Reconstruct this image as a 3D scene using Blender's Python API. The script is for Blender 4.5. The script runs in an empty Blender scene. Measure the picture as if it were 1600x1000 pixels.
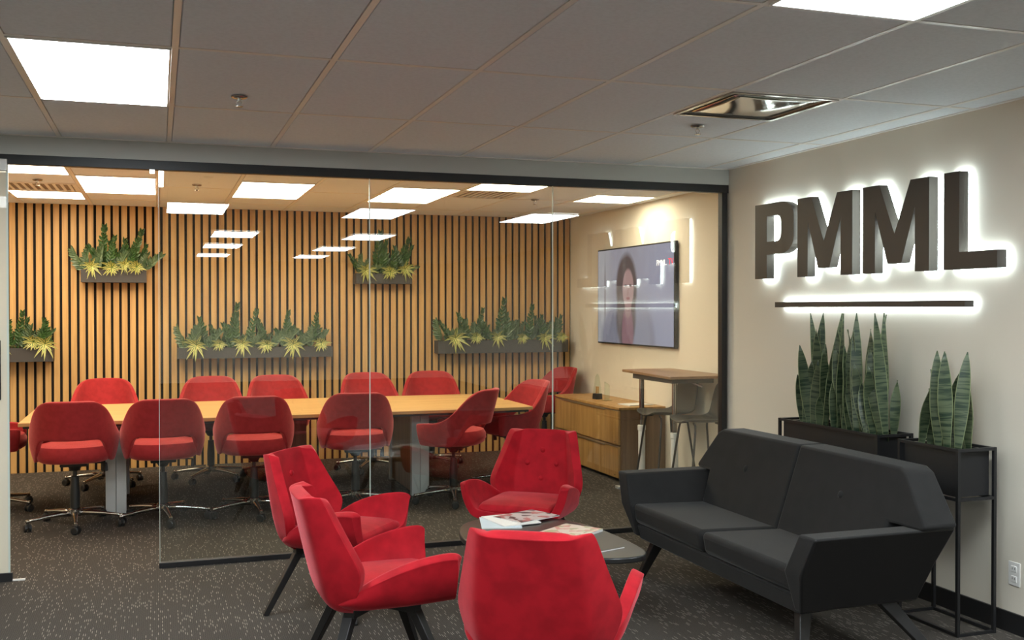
import bpy, bmesh, math, random
from mathutils import Vector, Matrix, Euler
PI = math.pi
rnd = random.Random(7)
scene = bpy.context.scene
COL = scene.collection

# ------------------------------------------------------------------ camera
CAM_H = 1.572
cam_d = bpy.data.cameras.new('camera'); cam = bpy.data.objects.new('camera', cam_d); COL.objects.link(cam)
cam_d.sensor_width = 36.0; cam_d.lens = 36.0 * 1618.6 / 1600.0
cam_d.clip_start = 0.05; cam_d.clip_end = 100
yaw, pitch, roll = -0.3292, -0.0114, 0.0005
Rc = Matrix.Rotation(yaw, 3, 'Z') @ Matrix.Rotation(pitch, 3, 'X') @ Matrix.Rotation(roll, 3, 'Y')
M = Matrix((Rc.col[0], Rc.col[2], -Rc.col[1])).transposed().to_4x4()
M.translation = (0, 0, CAM_H)
cam.matrix_world = M
scene.camera = cam

# ------------------------------------------------------------------ world, exposure, light levels
w = bpy.data.worlds.new('world'); scene.world = w; w.use_nodes = True
w.node_tree.nodes['Background'].inputs[0].default_value = (0.8, 0.85, 1, 1)
w.node_tree.nodes['Background'].inputs[1].default_value = 0.05
vs = scene.view_settings
vs.view_transform = 'Standard'; vs.look = 'None'; vs.gamma = 1; vs.use_curve_mapping = False
vs.exposure = 0.0
RECEPTION_LIGHT = ((0.88, 0.96, 1.0), 27.0)
MEETING_LIGHT = ((1.0, 0.86, 0.65), 18.0)
HALO_LIGHT = ((0.80, 0.94, 1.0), 21.0)
scene.cycles.use_denoising = True
scene.cycles.max_bounces = 10
scene.cycles.transparent_max_bounces = 16
scene.cycles.sample_clamp_indirect = 6.0

# ------------------------------------------------------------------ materials
def new_mat(name):
    m = bpy.data.materials.new(name); m.use_nodes = True
    return m, m.node_tree.nodes, m.node_tree.links, m.node_tree.nodes['Principled BSDF']
def mat(name, col, rough=0.5, metal=0.0, spec=0.5, sheen=0.0, var=0.0, vscale=8.0, bump=0.0, bscale=200.0, stretch=(1, 1, 1), col2=None, sheen_tint=None):
    m, N, L, b = new_mat(name)
    b.inputs['Base Color'].default_value = (*col, 1); b.inputs['Roughness'].default_value = rough
    b.inputs['Metallic'].default_value = metal; b.inputs['Specular IOR Level'].default_value = spec
    if sheen:
        b.inputs['Sheen Weight'].default_value = sheen; b.inputs['Sheen Roughness'].default_value = 0.35
        b.inputs['Sheen Tint'].default_value = (*(sheen_tint or (1, 1, 1)), 1)
    if var or col2 or bump:
        tc = N.new('ShaderNodeTexCoord'); mp = N.new('ShaderNodeMapping'); mp.inputs['Scale'].default_value = stretch
        L.new(tc.outputs['Object'], mp.inputs['Vector'])
    if var or col2:
        n = N.new('ShaderNodeTexNoise'); n.inputs['Scale'].default_value = vscale; n.inputs['Detail'].default_value = 4
        L.new(mp.outputs[0], n.inputs['Vector'])
        cr = N.new('ShaderNodeValToRGB')
        c2 = col2 or tuple(c * (1 - var) for c in col)
        cr.color_ramp.elements[0].color = (*c2, 1); cr.color_ramp.elements[1].color = (*col, 1)
        cr.color_ramp.elements[0].position = 0.36; cr.color_ramp.elements[1].position = 0.6
        L.new(n.outputs['Fac'], cr.inputs[0]); L.new(cr.outputs[0], b.inputs['Base Color'])
    if bump:
        n2 = N.new('ShaderNodeTexNoise'); n2.inputs['Scale'].default_value = bscale; n2.inputs['Detail'].default_value = 3
        L.new(mp.outputs[0], n2.inputs['Vector'])
        bp = N.new('ShaderNodeBump'); bp.inputs['Strength'].default_value = bump; bp.inputs['Distance'].default_value = 0.003
        L.new(n2.outputs['Fac'], bp.inputs['Height']); L.new(bp.outputs[0], b.inputs['Normal'])
    return m
def emis(name, col, strength):
    m, N, L, b = new_mat(name)
    b.inputs['Base Color'].default_value = (*col, 1)
    b.inputs['Emission Color'].default_value = (*col, 1); b.inputs['Emission Strength'].default_value = strength
    return m
def wood(name, c1, c2, axis='z', rough=0.45, scale=1.0):
    m, N, L, b = new_mat(name)
    tc = N.new('ShaderNodeTexCoord'); mp = N.new('ShaderNodeMapping')
    s = {'x': (1.2, 22, 22), 'y': (22, 1.2, 22), 'z': (22, 22, 1.2)}[axis]
    mp.inputs['Scale'].default_value = tuple(v * scale for v in s)
    oi = N.new('ShaderNodeObjectInfo'); ad = N.new('ShaderNodeVectorMath'); ad.operation = 'ADD'
    ml = N.new('ShaderNodeMath'); ml.operation = 'MULTIPLY'; ml.inputs[1].default_value = 37.0
    L.new(oi.outputs['Random'], ml.inputs[0])
    L.new(tc.outputs['Object'], mp.inputs['Vector']); L.new(mp.outputs[0], ad.inputs[0]); L.new(ml.outputs[0], ad.inputs[1])
    n = N.new('ShaderNodeTexNoise'); n.inputs['Scale'].default_value = 1.0; n.inputs['Detail'].default_value = 6; n.inputs['Roughness'].default_value = 0.62
    L.new(ad.outputs[0], n.inputs['Vector'])
    cr = N.new('ShaderNodeValToRGB')
    cr.color_ramp.elements[0].position = 0.34; cr.color_ramp.elements[1].position = 0.66
    cr.color_ramp.elements[0].color = (*c1, 1); cr.color_ramp.elements[1].color = (*c2, 1)
    L.new(n.outputs['Fac'], cr.inputs[0]); L.new(cr.outputs[0], b.inputs['Base Color'])
    b.inputs['Roughness'].default_value = rough
    return m
def glass_mat(name, tint=(0.95, 0.98, 0.965), f0=0.06, reflect_mix=0.0):
    m = bpy.data.materials.new(name); m.use_nodes = True; N = m.node_tree.nodes; L = m.node_tree.links; N.clear()
    out = N.new('ShaderNodeOutputMaterial'); mix = N.new('ShaderNodeMixShader')
    tr = N.new('ShaderNodeBsdfTransparent'); tr.inputs[0].default_value = (*tint, 1)
    gl = N.new('ShaderNodeBsdfGlossy'); gl.inputs['Roughness'].default_value = 0.0; gl.inputs['Color'].default_value = (1, 1, 1, 1)
    g = N.new('ShaderNodeNewGeometry'); dp = N.new('ShaderNodeVectorMath'); dp.operation = 'DOT_PRODUCT'
    L.new(g.outputs['Incoming'], dp.inputs[0]); L.new(g.outputs['Normal'], dp.inputs[1])
    def mth(op, a, b_=None):
        n = N.new('ShaderNodeMath'); n.operation = op
        for i, v in enumerate((a, b_)):
            if v is None: continue
            if isinstance(v, (int, float)): n.inputs[i].default_value = v
            else: L.new(v, n.inputs[i])
        return n.outputs[0]
    c = mth('ABSOLUTE', dp.outputs['Value']); p = mth('POWER', mth('SUBTRACT', 1.0, c), 5.0)
    fr = mth('ADD', mth('MULTIPLY', p, 1 - f0), f0)
    L.new(fr, mix.inputs[0]); L.new(tr.outputs[0], mix.inputs[1]); L.new(gl.outputs[0], mix.inputs[2])
    last = mix
    if reflect_mix:
        df = N.new('ShaderNodeBsdfDiffuse'); df.inputs[0].default_value = (0.85, 0.78, 0.63, 1)  # pale diffuse colour mixed in to stand for a reflection
        m2 = N.new('ShaderNodeMixShader'); m2.inputs[0].default_value = reflect_mix
        L.new(mix.outputs[0], m2.inputs[1]); L.new(df.outputs[0], m2.inputs[2]); last = m2
    L.new(last.outputs[0], out.inputs['Surface'])
    return m

def carpet_mat():
    m, N, L, b = new_mat('carpet')
    tc = N.new('ShaderNodeTexCoord'); sx = N.new('ShaderNodeSeparateXYZ'); L.new(tc.outputs['Object'], sx.inputs[0])
    def mth(op, a, b_=None):
        n = N.new('ShaderNodeMath'); n.operation = op
        for i, v in enumerate((a, b_)):
            if v is None: continue
            if isinstance(v, (int, float)): n.inputs[i].default_value = v
            else: L.new(v, n.inputs[i])
        return n.outputs[0]
    u = mth('MULTIPLY', sx.outputs['X'], 1 / 0.0095)
    cu = mth('FLOOR', u); fu = mth('SUBTRACT', u, cu)
    wn = N.new('ShaderNodeTexWhiteNoise'); wn.noise_dimensions = '1D'; L.new(cu, wn.inputs['W'])
    v = mth('ADD', mth('MULTIPLY', sx.outputs['Y'], 1 / 0.062), mth('MULTIPLY', wn.outputs['Value'], 9.0))
    cv = mth('FLOOR', v); fv = mth('SUBTRACT', v, cv)
    cb = N.new('ShaderNodeCombineXYZ'); L.new(cu, cb.inputs[0]); L.new(cv, cb.inputs[1])
    w2 = N.new('ShaderNodeTexWhiteNoise'); w2.noise_dimensions = '2D'; L.new(cb.outputs[0], w2.inputs['Vector'])
    pick = mth('GREATER_THAN', w2.outputs['Value'], 0.74)
    inside = mth('MULTIPLY', mth('LESS_THAN', mth('ABSOLUTE', mth('SUBTRACT', fu, 0.5)), 0.20),
                 mth('LESS_THAN', mth('ABSOLUTE', mth('SUBTRACT', fv, 0.5)), 0.30))
    msk = mth('MULTIPLY', pick, inside)
    nz = N.new('ShaderNodeTexNoise'); nz.inputs['Scale'].default_value = 260; nz.inputs['Detail'].default_value = 2
    L.new(tc.outputs['Object'], nz.inputs['Vector'])
    cr = N.new('ShaderNodeValToRGB'); L.new(nz.outputs['Fac'], cr.inputs[0])
    cr.color_ramp.elements[0].position = 0.3; cr.color_ramp.elements[0].color = (0.034, 0.030, 0.026, 1)
    cr.color_ramp.elements[1].position = 0.7; cr.color_ramp.elements[1].color = (0.108, 0.094, 0.080, 1)
    # weave ribs running along the dashes
    rib = mth('MULTIPLY', mth('ABSOLUTE', mth('SUBTRACT', fu, 0.5)), 0.9)
    mx0 = N.new('ShaderNodeMixRGB'); mx0.inputs[2].default_value = (0.034, 0.030, 0.026, 1)
    L.new(rib, mx0.inputs[0]); L.new(cr.outputs[0], mx0.inputs[1])
    mx = N.new('ShaderNodeMixRGB'); mx.inputs[2].default_value = (0.21, 0.19, 0.16, 1)
    L.new(msk, mx.inputs[0]); L.new(mx0.outputs[0], mx.inputs[1]); L.new(mx.outputs[0], b.inputs['Base Color'])
    b.inputs['Roughness'].default_value = 0.95; b.inputs['Specular IOR Level'].default_value = 0.1
    bp = N.new('ShaderNodeBump'); bp.inputs['Strength'].default_value = 0.5; bp.inputs['Distance'].default_value = 0.004
    L.new(nz.outputs['Fac'], bp.inputs['Height']); L.new(bp.outputs[0], b.inputs['Normal'])
    return m

MT = dict(
    carpet=carpet_mat(),
    paint=mat('wall_paint', (0.73, 0.675, 0.57), 0.75, bump=0.08, bscale=350),
    soffit=mat('soffit_paint', (0.55, 0.56, 0.53), 0.7),
    tile=mat('ceiling_tile', (0.83, 0.88, 0.92), 0.9, var=0.05, vscale=60, bump=0.15, bscale=500),
    tbar=mat('grid_white', (0.86, 0.84, 0.80), 0.32),
    slab=mat('ceiling_slab', (0.80, 0.78, 0.75), 0.9),
    black=mat('black_metal', (0.012, 0.012, 0.013), 0.42),
    blackpaint=mat('black_baseboard', (0.010, 0.010, 0.011), 0.5),
    slatwood=wood('slat_wood', (0.44, 0.245, 0.080), (0.60, 0.370, 0.135), 'z', 0.5),
    felt=mat('black_felt', (0.010, 0.009, 0.008), 0.95),
    tablewood=wood('table_wood', (0.46, 0.26, 0.09), (0.62, 0.38, 0.15), 'x', 0.35),
    cabwood=wood('cabinet_wood', (0.30, 0.155, 0.045), (0.50, 0.29, 0.10), 'z', 0.4),
    walnut=wood('walnut', (0.16, 0.095, 0.055), (0.26, 0.16, 0.095), 'z', 0.45),
    deskwalnut=wood('desk_walnut', (0.20, 0.11, 0.06), (0.33, 0.20, 0.11), 'y', 0.4),
    velvet=mat('red_velvet', (0.40, 0.008, 0.016), 0.75, sheen=0.55, sheen_tint=(1.0, 0.25, 0.28), var=0.26, vscale=12, bump=0.1, bscale=900, spec=0.15),
    coral=mat('coral_felt', (0.34, 0.026, 0.028), 0.9, sheen=0.9, sheen_tint=(1, 0.32, 0.30), var=0.14, vscale=25, bump=0.25, bscale=700, spec=0.15),
    sofa=mat('charcoal_fabric', (0.018, 0.0175, 0.017), 0.9, sheen=0.12, var=0.15, vscale=10, bump=0.15, bscale=1200, spec=0.2),
    leather=mat('black_leather', (0.0045, 0.0045, 0.005), 0.38, bump=0.06, bscale=400),
    legwood=mat('black_wood', (0.012, 0.011, 0.011), 0.42, var=0.2, vscale=30),
    chrome=mat('chrome', (0.42, 0.40, 0.38), 0.22, metal=1.0),
    throat=mat('duct_metal', (0.16, 0.16, 0.155), 0.3, metal=1.0),
    mirror=mat('polished_plate', (0.78, 0.78, 0.76), 0.10, metal=1.0),
    steel=mat('brushed_steel', (0.62, 0.60, 0.57), 0.3, metal=1.0),
    silver=mat('silver_paint', (0.50, 0.50, 0.49), 0.4, metal=0.2),
    plastic=mat('black_plastic', (0.014, 0.014, 0.014), 0.45),
    greyplastic=mat('grey_plastic', (0.075, 0.071, 0.064), 0.5),
    bronze=mat('dark_bronze', (0.050, 0.042, 0.037), 0.45, metal=0.25),
    halo=emis('halo_led', *HALO_LIGHT),
    lamp_r=emis('panel_reception', *RECEPTION_LIGHT),
    lamp_m=emis('panel_meeting', *MEETING_LIGHT),
    white=mat('white_plastic', (0.78, 0.77, 0.74), 0.4),
    ventback=mat('vent_backing', (0.30, 0.26, 0.22), 0.8),
    dark=mat('dark_slot', (0.02, 0.02, 0.02), 0.6),
    glass=glass_mat('clear_glass'),
    reflectglass=glass_mat('painted_reflection_glass', reflect_mix=0.72),
    award=glass_mat('award_glass', tint=(0.90, 0.95, 0.91), f0=0.09),
    edge=mat('glass_edge', (0.55, 0.62, 0.56), 0.25),
    box=mat('planter_charcoal', (0.045, 0.042, 0.040), 0.6),
    zz=mat('zz_leaf', (0.060, 0.130, 0.035), 0.35, col2=(0.020, 0.055, 0.016), vscale=14),
    zz2=mat('zz_leaf_pale', (0.14, 0.20, 0.10), 0.4, col2=(0.045, 0.10, 0.04), vscale=18),
    yellow=mat('leaf_margin_yellow', (0.62, 0.56, 0.17), 0.45),
    stripe=mat('leaf_stripe_green', (0.10, 0.17, 0.04), 0.45),
    pebble=mat('dark_pebble', (0.05, 0.05, 0.05), 0.35, var=0.6, vscale=30),
    soil=mat('potting_soil', (0.012, 0.010, 0.008), 0.95),
    paper=mat('paper_white', (0.75, 0.74, 0.70), 0.5),
    bluepaper=mat('paper_pale_blue', (0.52, 0.62, 0.68), 0.45),
    smoke=mat('smoked_black_top', (0.016, 0.016, 0.016), 0.28),
)
def snake_mat():
    m, N, L, b = new_mat('snake_leaf')
    tc = N.new('ShaderNodeTexCoord'); oi = N.new('ShaderNodeObjectInfo')
    mp = N.new('ShaderNodeMapping'); mp.inputs['Scale'].default_value = (6, 6, 75)
    ad = N.new('ShaderNodeVectorMath'); ad.operation = 'ADD'
    ml = N.new('ShaderNodeMath'); ml.operation = 'MULTIPLY'; ml.inputs[1].default_value = 50
    L.new(oi.outputs['Random'], ml.inputs[0]); L.new(tc.outputs['Object'], mp.inputs[0]); L.new(mp.outputs[0], ad.inputs[0]); L.new(ml.outputs[0], ad.inputs[1])
    n = N.new('ShaderNodeTexNoise'); n.inputs['Scale'].default_value = 1.0; n.inputs['Detail'].default_value = 3; n.inputs['Distortion'].default_value = 0.5
    L.new(ad.outputs[0], n.inputs['Vector'])
    cr = N.new('ShaderNodeValToRGB'); e = cr.color_ramp.elements
    e[0].position = 0.40; e[0].color = (0.012, 0.030, 0.014, 1); e[1].position = 0.55; e[1].color = (0.078, 0.102, 0.052, 1)
    L.new(n.outputs['Fac'], cr.inputs[0]); L.new(cr.outputs[0], b.inputs['Base Color'])
    b.inputs['Roughness'].default_value = 0.42
    return m
MT['snake'] = snake_mat()
MT['snake_edge'] = mat('snake_leaf_edge', (0.16, 0.19, 0.09), 0.45)
def magazine_mat(name, bg, c1, c2, sc):
    m, N, L, b = new_mat(name)
    tc = N.new('ShaderNodeTexCoord'); vo = N.new('ShaderNodeTexVoronoi'); vo.inputs['Scale'].default_value = sc
    L.new(tc.outputs['Object'], vo.inputs['Vector'])
    cr = N.new('ShaderNodeValToRGB'); cr.color_ramp.interpolation = 'CONSTANT'; e = cr.color_ramp.elements
    e[0].position = 0; e[0].color = (*bg, 1); e[1].position = 0.55; e[1].color = (*c1, 1)
    x = e.new(0.8); x.color = (*c2, 1)
    sp = N.new('ShaderNodeSeparateColor'); L.new(vo.outputs['Color'], sp.inputs[0])
    L.new(sp.outputs[0], cr.inputs[0]); L.new(cr.outputs[0], b.inputs['Base Color']); b.inputs['Roughness'].default_value = 0.3
    return m
MT['mag_dark'] = magazine_mat('cover_collage', (0.55, 0.50, 0.48), (0.07, 0.05, 0.05), (0.42, 0.16, 0.15), 22)
MT['mag_pink'] = magazine_mat('cover_pink', (0.72, 0.62, 0.52), (0.62, 0.30, 0.24), (0.42, 0.40, 0.22), 34)

# ------------------------------------------------------------------ mesh helpers
class MB:
    """collects shapes into one mesh"""
    def __init__(s): s.v = []; s.f = []; s.mi = []
    def add(s, vs_, fs, mi=0):
        o = len(s.v); s.v += [tuple(p) for p in vs_]; s.f += [tuple(i + o for i in f) for f in fs]; s.mi += [mi] * len(fs); return s
    def box(s, x0, x1, y0, y1, z0, z1, mi=0):
        return s.add([(x0, y0, z0), (x1, y0, z0), (x1, y1, z0), (x0, y1, z0), (x0, y0, z1), (x1, y0, z1), (x1, y1, z1), (x0, y1, z1)],
                     [(3, 2, 1, 0), (4, 5, 6, 7), (0, 1, 5, 4), (1, 2, 6, 5), (2, 3, 7, 6), (3, 0, 4, 7)], mi)
    def hexa(s, bottom, top, mi=0):
        """bottom and top: four corners each, same winding"""
        return s.add(list(bottom) + list(top), [(3, 2, 1, 0), (4, 5, 6, 7), (0, 1, 5, 4), (1, 2, 6, 5), (2, 3, 7, 6), (3, 0, 4, 7)], mi)
    def bar(s, a, b, w0, w1=None, h0=None, h1=None, mi=0, up=(0, 0, 1)):
        a = Vector(a); b = Vector(b); d = (b - a).normalized(); u = Vector(up)
        if abs(d.dot(u)) > 0.98: u = Vector((0, 1, 0))
        r = d.cross(u).normalized(); t = r.cross(d)
        w1 = w0 if w1 is None else w1; h0 = w0 if h0 is None else h0; h1 = w1 if h1 is None else h1
        q = lambda p, w_, h_: [p - r * w_ / 2 - t * h_ / 2, p + r * w_ / 2 - t * h_ / 2, p + r * w_ / 2 + t * h_ / 2, p - r * w_ / 2 + t * h_ / 2]
        return s.hexa(q(a, w0, h0), q(b, w1, h1), mi)
    def tube(s, pts, r, n=10, mi=0, r1=None):
        pts = [Vector(p) for p in pts]; o = len(s.v); k = len(pts)
        prev = None
        for i, p in enumerate(pts):
            d = (pts[min(i + 1, k - 1)] - pts[max(i - 1, 0)]).normalized()
            if prev is None:
                u = Vector((0, 0, 1)) if abs(d.z) < 0.9 else Vector((1, 0, 0))
                prev = d.cross(u).normalized()
            prev = (prev - d * prev.dot(d)).normalized(); t = d.cross(prev)
            rr = r if r1 is None else r + (r1 - r) * i / (k - 1)
            for j in range(n):
                a = 2 * PI * j / n; s.v.append(tuple(p + (prev * math.cos(a) + t * math.sin(a)) * rr))
        for i in range(k - 1):
            for j in range(n):
                s.f.append((o + i * n + j, o + i * n + (j + 1) % n, o + (i + 1) * n + (j + 1) % n, o + (i + 1) * n + j)); s.mi.append(mi)
        s.f.append(tuple(o + j for j in reversed(range(n)))); s.f.append(tuple(o + (k - 1) * n + j for j in range(n))); s.mi += [mi, mi]
        return s
    def lathe(s, prof, n=20, c=(0, 0, 0), mi=0):
        o = len(s.v); k = len(prof)
        for r, z in prof:
            for j in range(n):
                a = 2 * PI * j / n; s.v.append((c[0] + r * math.cos(a), c[1] + r * math.sin(a), c[2] + z))
        for i in range(k - 1):
            for j in range(n):
                s.f.append((o + i * n + j, o + i * n + (j + 1) % n, o + (i + 1) * n + (j + 1) % n, o + (i + 1) * n + j)); s.mi.append(mi)
        s.f.append(tuple(o + j for j in reversed(range(n)))); s.f.append(tuple(o + (k - 1) * n + j for j in range(n))); s.mi += [mi, mi]
        return s
    def prism(s, poly, fn, d0, d1, mi=0):
        """poly of (a,b); fn(a,b,d) -> point"""
        n = len(poly); o = len(s.v)
        s.v += [tuple(fn(a, b, d0)) for a, b in poly] + [tuple(fn(a, b, d1)) for a, b in poly]
        s.f.append(tuple(o + i for i in reversed(range(n)))); s.f.append(tuple(o + n + i for i in range(n)))
        for i in range(n): s.f.append((o + i, o + (i + 1) % n, o + n + (i + 1) % n, o + n + i))
        s.mi += [mi] * (n + 2); return s
    def grid(s, rows, mi=0):
        o = len(s.v); c = len(rows[0])
        for r in rows: s.v += [tuple(p) for p in r]
        for i in range(len(rows) - 1):
            for j in range(c - 1):
                s.f.append((o + i * c + j, o + i * c + j + 1, o + (i + 1) * c + j + 1, o + (i + 1) * c + j)); s.mi.append(mi)
        return s
    def mesh(s, name, mats):
        me = bpy.data.meshes.new(name); me.from_pydata(s.v, [], s.f)
        for m in (mats if isinstance(mats, (list, tuple)) else [mats]): me.materials.append(m)
        me.polygons.foreach_set('material_index', s.mi)
        bm = bmesh.new(); bm.from_mesh(me); bmesh.ops.recalc_face_normals(bm, faces=bm.faces); bm.to_mesh(me); bm.free()
        me.update(); return me
    def build(s, name, mats, parent=None, smooth=False, bevel=0.0, sub=0, solid=0.0, loc=None, rot=None, seg=2, ang=30):
        o = bpy.data.objects.new(name, s.mesh(name, mats)); COL.objects.link(o)
        if parent: o.parent = parent
        if loc: o.location = loc
        if rot: o.rotation_euler = rot
        finish(o, smooth, bevel, sub, solid, seg, ang)
        return o
def finish(o, smooth=False, bevel=0.0, sub=0, solid=0.0, seg=2, ang=30):
    if smooth or sub or bevel: 
        for p in o.data.polygons: p.use_smooth = True
    if solid:
        md = o.modifiers.new('solid', 'SOLIDIFY'); md.thickness = solid; md.offset = 0
        if sub: md.edge_crease_inner = md.edge_crease_outer = .45
    if bevel:
        md = o.modifiers.new('bevel', 'BEVEL'); md.width = bevel; md.segments = seg; md.limit_method = 'ANGLE'; md.angle_limit = math.radians(ang)
        md.harden_normals = False
    if sub:
        md = o.modifiers.new('sub', 'SUBSURF'); md.levels = sub; md.render_levels = sub
    if (smooth or bevel) and not sub:
        o.data.set_sharp_from_angle(angle=math.radians(40))
def tag(o, label=None, cat=None, group=None, kind=None):
    for k, v in (('label', label), ('category', cat), ('group', group), ('kind', kind)):
        if v: o[k] = v
    return o
def empty(name, loc=(0, 0, 0), rz=0.0, label=None, cat=None, group=None):
    o = bpy.data.objects.new(name, None); COL.objects.link(o); o.location = loc; o.rotation_euler = (0, 0, rz); o.empty_display_size = 0.1
    return tag(o, label, cat, group)
def dup(o, parent=None, loc=None, rz=None):
    c = o.copy(); COL.objects.link(c)
    if parent: c.parent = parent
    if loc is not None: c.location = loc
    if rz is not None: c.rotation_euler = (0, 0, rz)
    for ch in [k for k in bpy.data.objects if k.parent == o]: dup(ch, c)
    return c
def struct(mb, name, m, **k): return tag(mb.build(name, m, **k), kind='structure')
def share(name, src, parent, loc=(0, 0, 0), rot=(0, 0, 0), scale=None):
    o = bpy.data.objects.new(name, src.data if hasattr(src, 'data') else src); COL.objects.link(o); o.parent = parent
    o.location = loc; o.rotation_euler = rot
    if scale: o.scale = scale
    return o

# ------------------------------------------------------------------ room shell
CEIL = 2.58; GY = 6.62; FY = 6.593; WX = 3.91; CX = 4.40; BY = 10.85; LX = -4.2; RX = 6.2; RY = -9.6; MX = -2.6
struct(MB().box(LX - .1, RX + .1, RY - .1, BY + .15, -0.1, 0.0), 'floor', MT['carpet'])
struct(MB().box(WX, CX + .12, 3.82, GY + .10, 0, CEIL + .15), 'wall_right', MT['paint'])
struct(MB().box(CX + .12, RX + .1, 3.82, 3.95, 0, CEIL + .15), 'wall_alcove', MT['paint'])
struct(MB().box(RX, RX + .1, RY, 3.82, 0, CEIL + .15), 'wall_far_right', MT['paint'])
struct(MB().box(LX - .1, RX + .1, RY - .1, RY, 0, CEIL + .15), 'wall_rear', MT['paint'])
struct(MB().box(LX - .1, LX, RY, GY + .1, 0, CEIL + .15), 'wall_left', MT['paint'])
struct(MB().box(LX, -1.80, FY, GY + .06, 0, CEIL + .15), 'wall_front_left', MT['paint'])
struct(MB().box(CX, CX + .12, GY + .10, BY + .1, 0, CEIL + .15), 'wall_right_meeting_room', MT['paint'])
struct(MB().box(MX - .1, MX, GY + .06, BY + .1, 0, CEIL + .15), 'wall_left_meeting_room', MT['paint'])
struct(MB().box(WX - .012, WX, 3.82, FY, 0, 0.098), 'baseboard_right', MT['blackpaint'])
struct(MB().box(CX - .012, CX, GY + .1, BY, 0, 0.098), 'baseboard_meeting_room', MT['blackpaint'])
struct(MB().box(-1.80, WX, FY, GY + .06, 2.461, CEIL + .15), 'trim_1', MT['soffit'])   # bulkhead above the glass

# slat wall
wb = struct(MB().box(MX, CX + .1, BY, BY + .1, 0, CEIL + .15), 'wall_back', MT['felt'])
PITCH = 0.07655
slat_me = MB().box(-.0258, .0258, -.018, 0, 0, CEIL - .004).mesh('slat', MT['slatwood'])
k = 0; x = -1.3454 + PITCH / 2 - 13 * PITCH
while x < CX - .03:
    s_ = share('slat', slat_me, wb, (x + .002, BY, 0.002)); x += PITCH

# ------------------------------------------------------------------ ceilings
def tile_mesh(wx, wy):
    e = .0135; d = .005
    m = MB(); x0, x1, y0, y1 = e, wx - e, e, wy - e
    m.hexa([(x0 + .004, y0 + .004, -d), (x1 - .004, y0 + .004, -d), (x1 - .004, y1 - .004, -d), (x0 + .004, y1 - .004, -d)],
           [(x0, y0, .004), (x1, y0, .004), (x1, y1, .004), (x0, y1, .004)])
    return m.mesh('ceiling_tile', MT['tile'])
_tiles = {}
def tile(parent, x, y, wx, wy):
    key = (round(wx, 3), round(wy, 3))
    if key not in _tiles: _tiles[key] = tile_mesh(*key)
    share('ceiling_tile', _tiles[key], parent, (x, y, CEIL))
G = 0.6096; GX0 = -0.543; GY0 = 4.2
def panel_light(x, y, wx, wy, m, label, group):
    o = empty('ceiling_light', (x, y, CEIL - .012), 0, label, 'light', group)
    f = MB(); t = .022
    for (a, b, c, d) in ((.013, wx - .013, .013, t), (.013, wx - .013, wy - t, wy - .013), (.013, t, t, wy - t), (wx - t, wx - .013, t, wy - t)):
        f.box(a, b, c, d, 0, .012)
    f.build('frame', MT['tbar'], o)
    MB().box(t, wx - t, t, wy - t, .003, .010).build('diffuser', m, o)
    return o
ce = struct(MB().box(LX, RX, RY, FY, CEIL + .004, CEIL + .12), 'ceiling', MT['slab'])
xs = [GX0 + G * k for k in range(-3, 8)] + [WX]
ys = [GY0 + 2 * G * j for j in range(-2, 2)] + [FY]
light_cells = {(2 + 1, 2)}   # filled below as (column, row)
REC = [(-0.543, 4.2, 'bright ceiling light panel at the upper left above the sprinkler'),
       (1.895, 4.2 - 4 * G, 'bright ceiling light panel cut off by the top right edge'),
       (0.066, 4.2 - 4 * G, 'ceiling light panel above the lounge just behind the top edge'),
       (3.724, 4.2 - 4 * G, 'ceiling light panel in the wider bay beyond the sign wall'),
       (-1.762, 4.2 - 4 * G, 'ceiling light panel over the left side of the reception'),
       (0.676, 4.2 - 10 * G, 'ceiling light panel mirrored second in the left glass pane'),
       (2.505, 4.2 - 10 * G, 'ceiling light panel mirrored second in the middle glass pane'),
       (0.676, 4.2 - 14.5 * G, 'ceiling light panel mirrored third in the left glass pane'),
       (2.505, 4.2 - 15 * G, 'ceiling light panel mirrored third in the middle glass pane'),
       (0.676, 4.2 - 19.5 * G, 'ceiling light panel mirrored fourth in the left glass pane'),
       (2.505, 4.2 - 19.5 * G, 'ceiling light panel mirrored fourth in the middle glass pane'),
       (-1.762, 4.2 - 10 * G, 'ceiling light panel over the rear left of the reception')]
for (x, y, l) in REC: panel_light(x, y, G, 2 * G, MT['lamp_r'], l, 'reception ceiling lights')
DIFF = (GX0 + 5 * G, 4.2)
for i in range(len(xs) - 1):
    for j in range(len(ys) - 1):
        if any(abs(xs[i] - x) < .02 and abs(ys[j] - y) < .02 for x, y, _ in REC): continue
        if abs(xs[i] - DIFF[0]) < .02 and j == 2:
            tile(ce, xs[i], ys[j] + G, G, G); continue
        tile(ce, xs[i], ys[j], xs[i + 1] - xs[i], ys[j + 1] - ys[j])
for x in xs[:-1]: MB().box(x - .012, x + .012, ys[0], FY, CEIL - .0065, CEIL + .01).build('grid_bar', MT['tbar'], ce)
for y in ys[:-1]: MB().box(xs[0], WX, y - .012, y + .012, CEIL - .0066, CEIL + .01).build('grid_bar', MT['tbar'], ce)
MB().box(DIFF[0], DIFF[0] + G, 4.2 + G - .012, 4.2 + G + .012, CEIL - .0067, CEIL + .01).build('grid_bar', MT['tbar'], ce)
MB().box(WX - .022, WX, 3.82, FY, CEIL - .010, CEIL - .0025).build('wall_angle', MT['tbar'], ce)
MB().box(xs[0], WX, FY - .02, FY, CEIL - .010, CEIL - .0025).build('wall_angle', MT['tbar'], ce)

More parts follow.
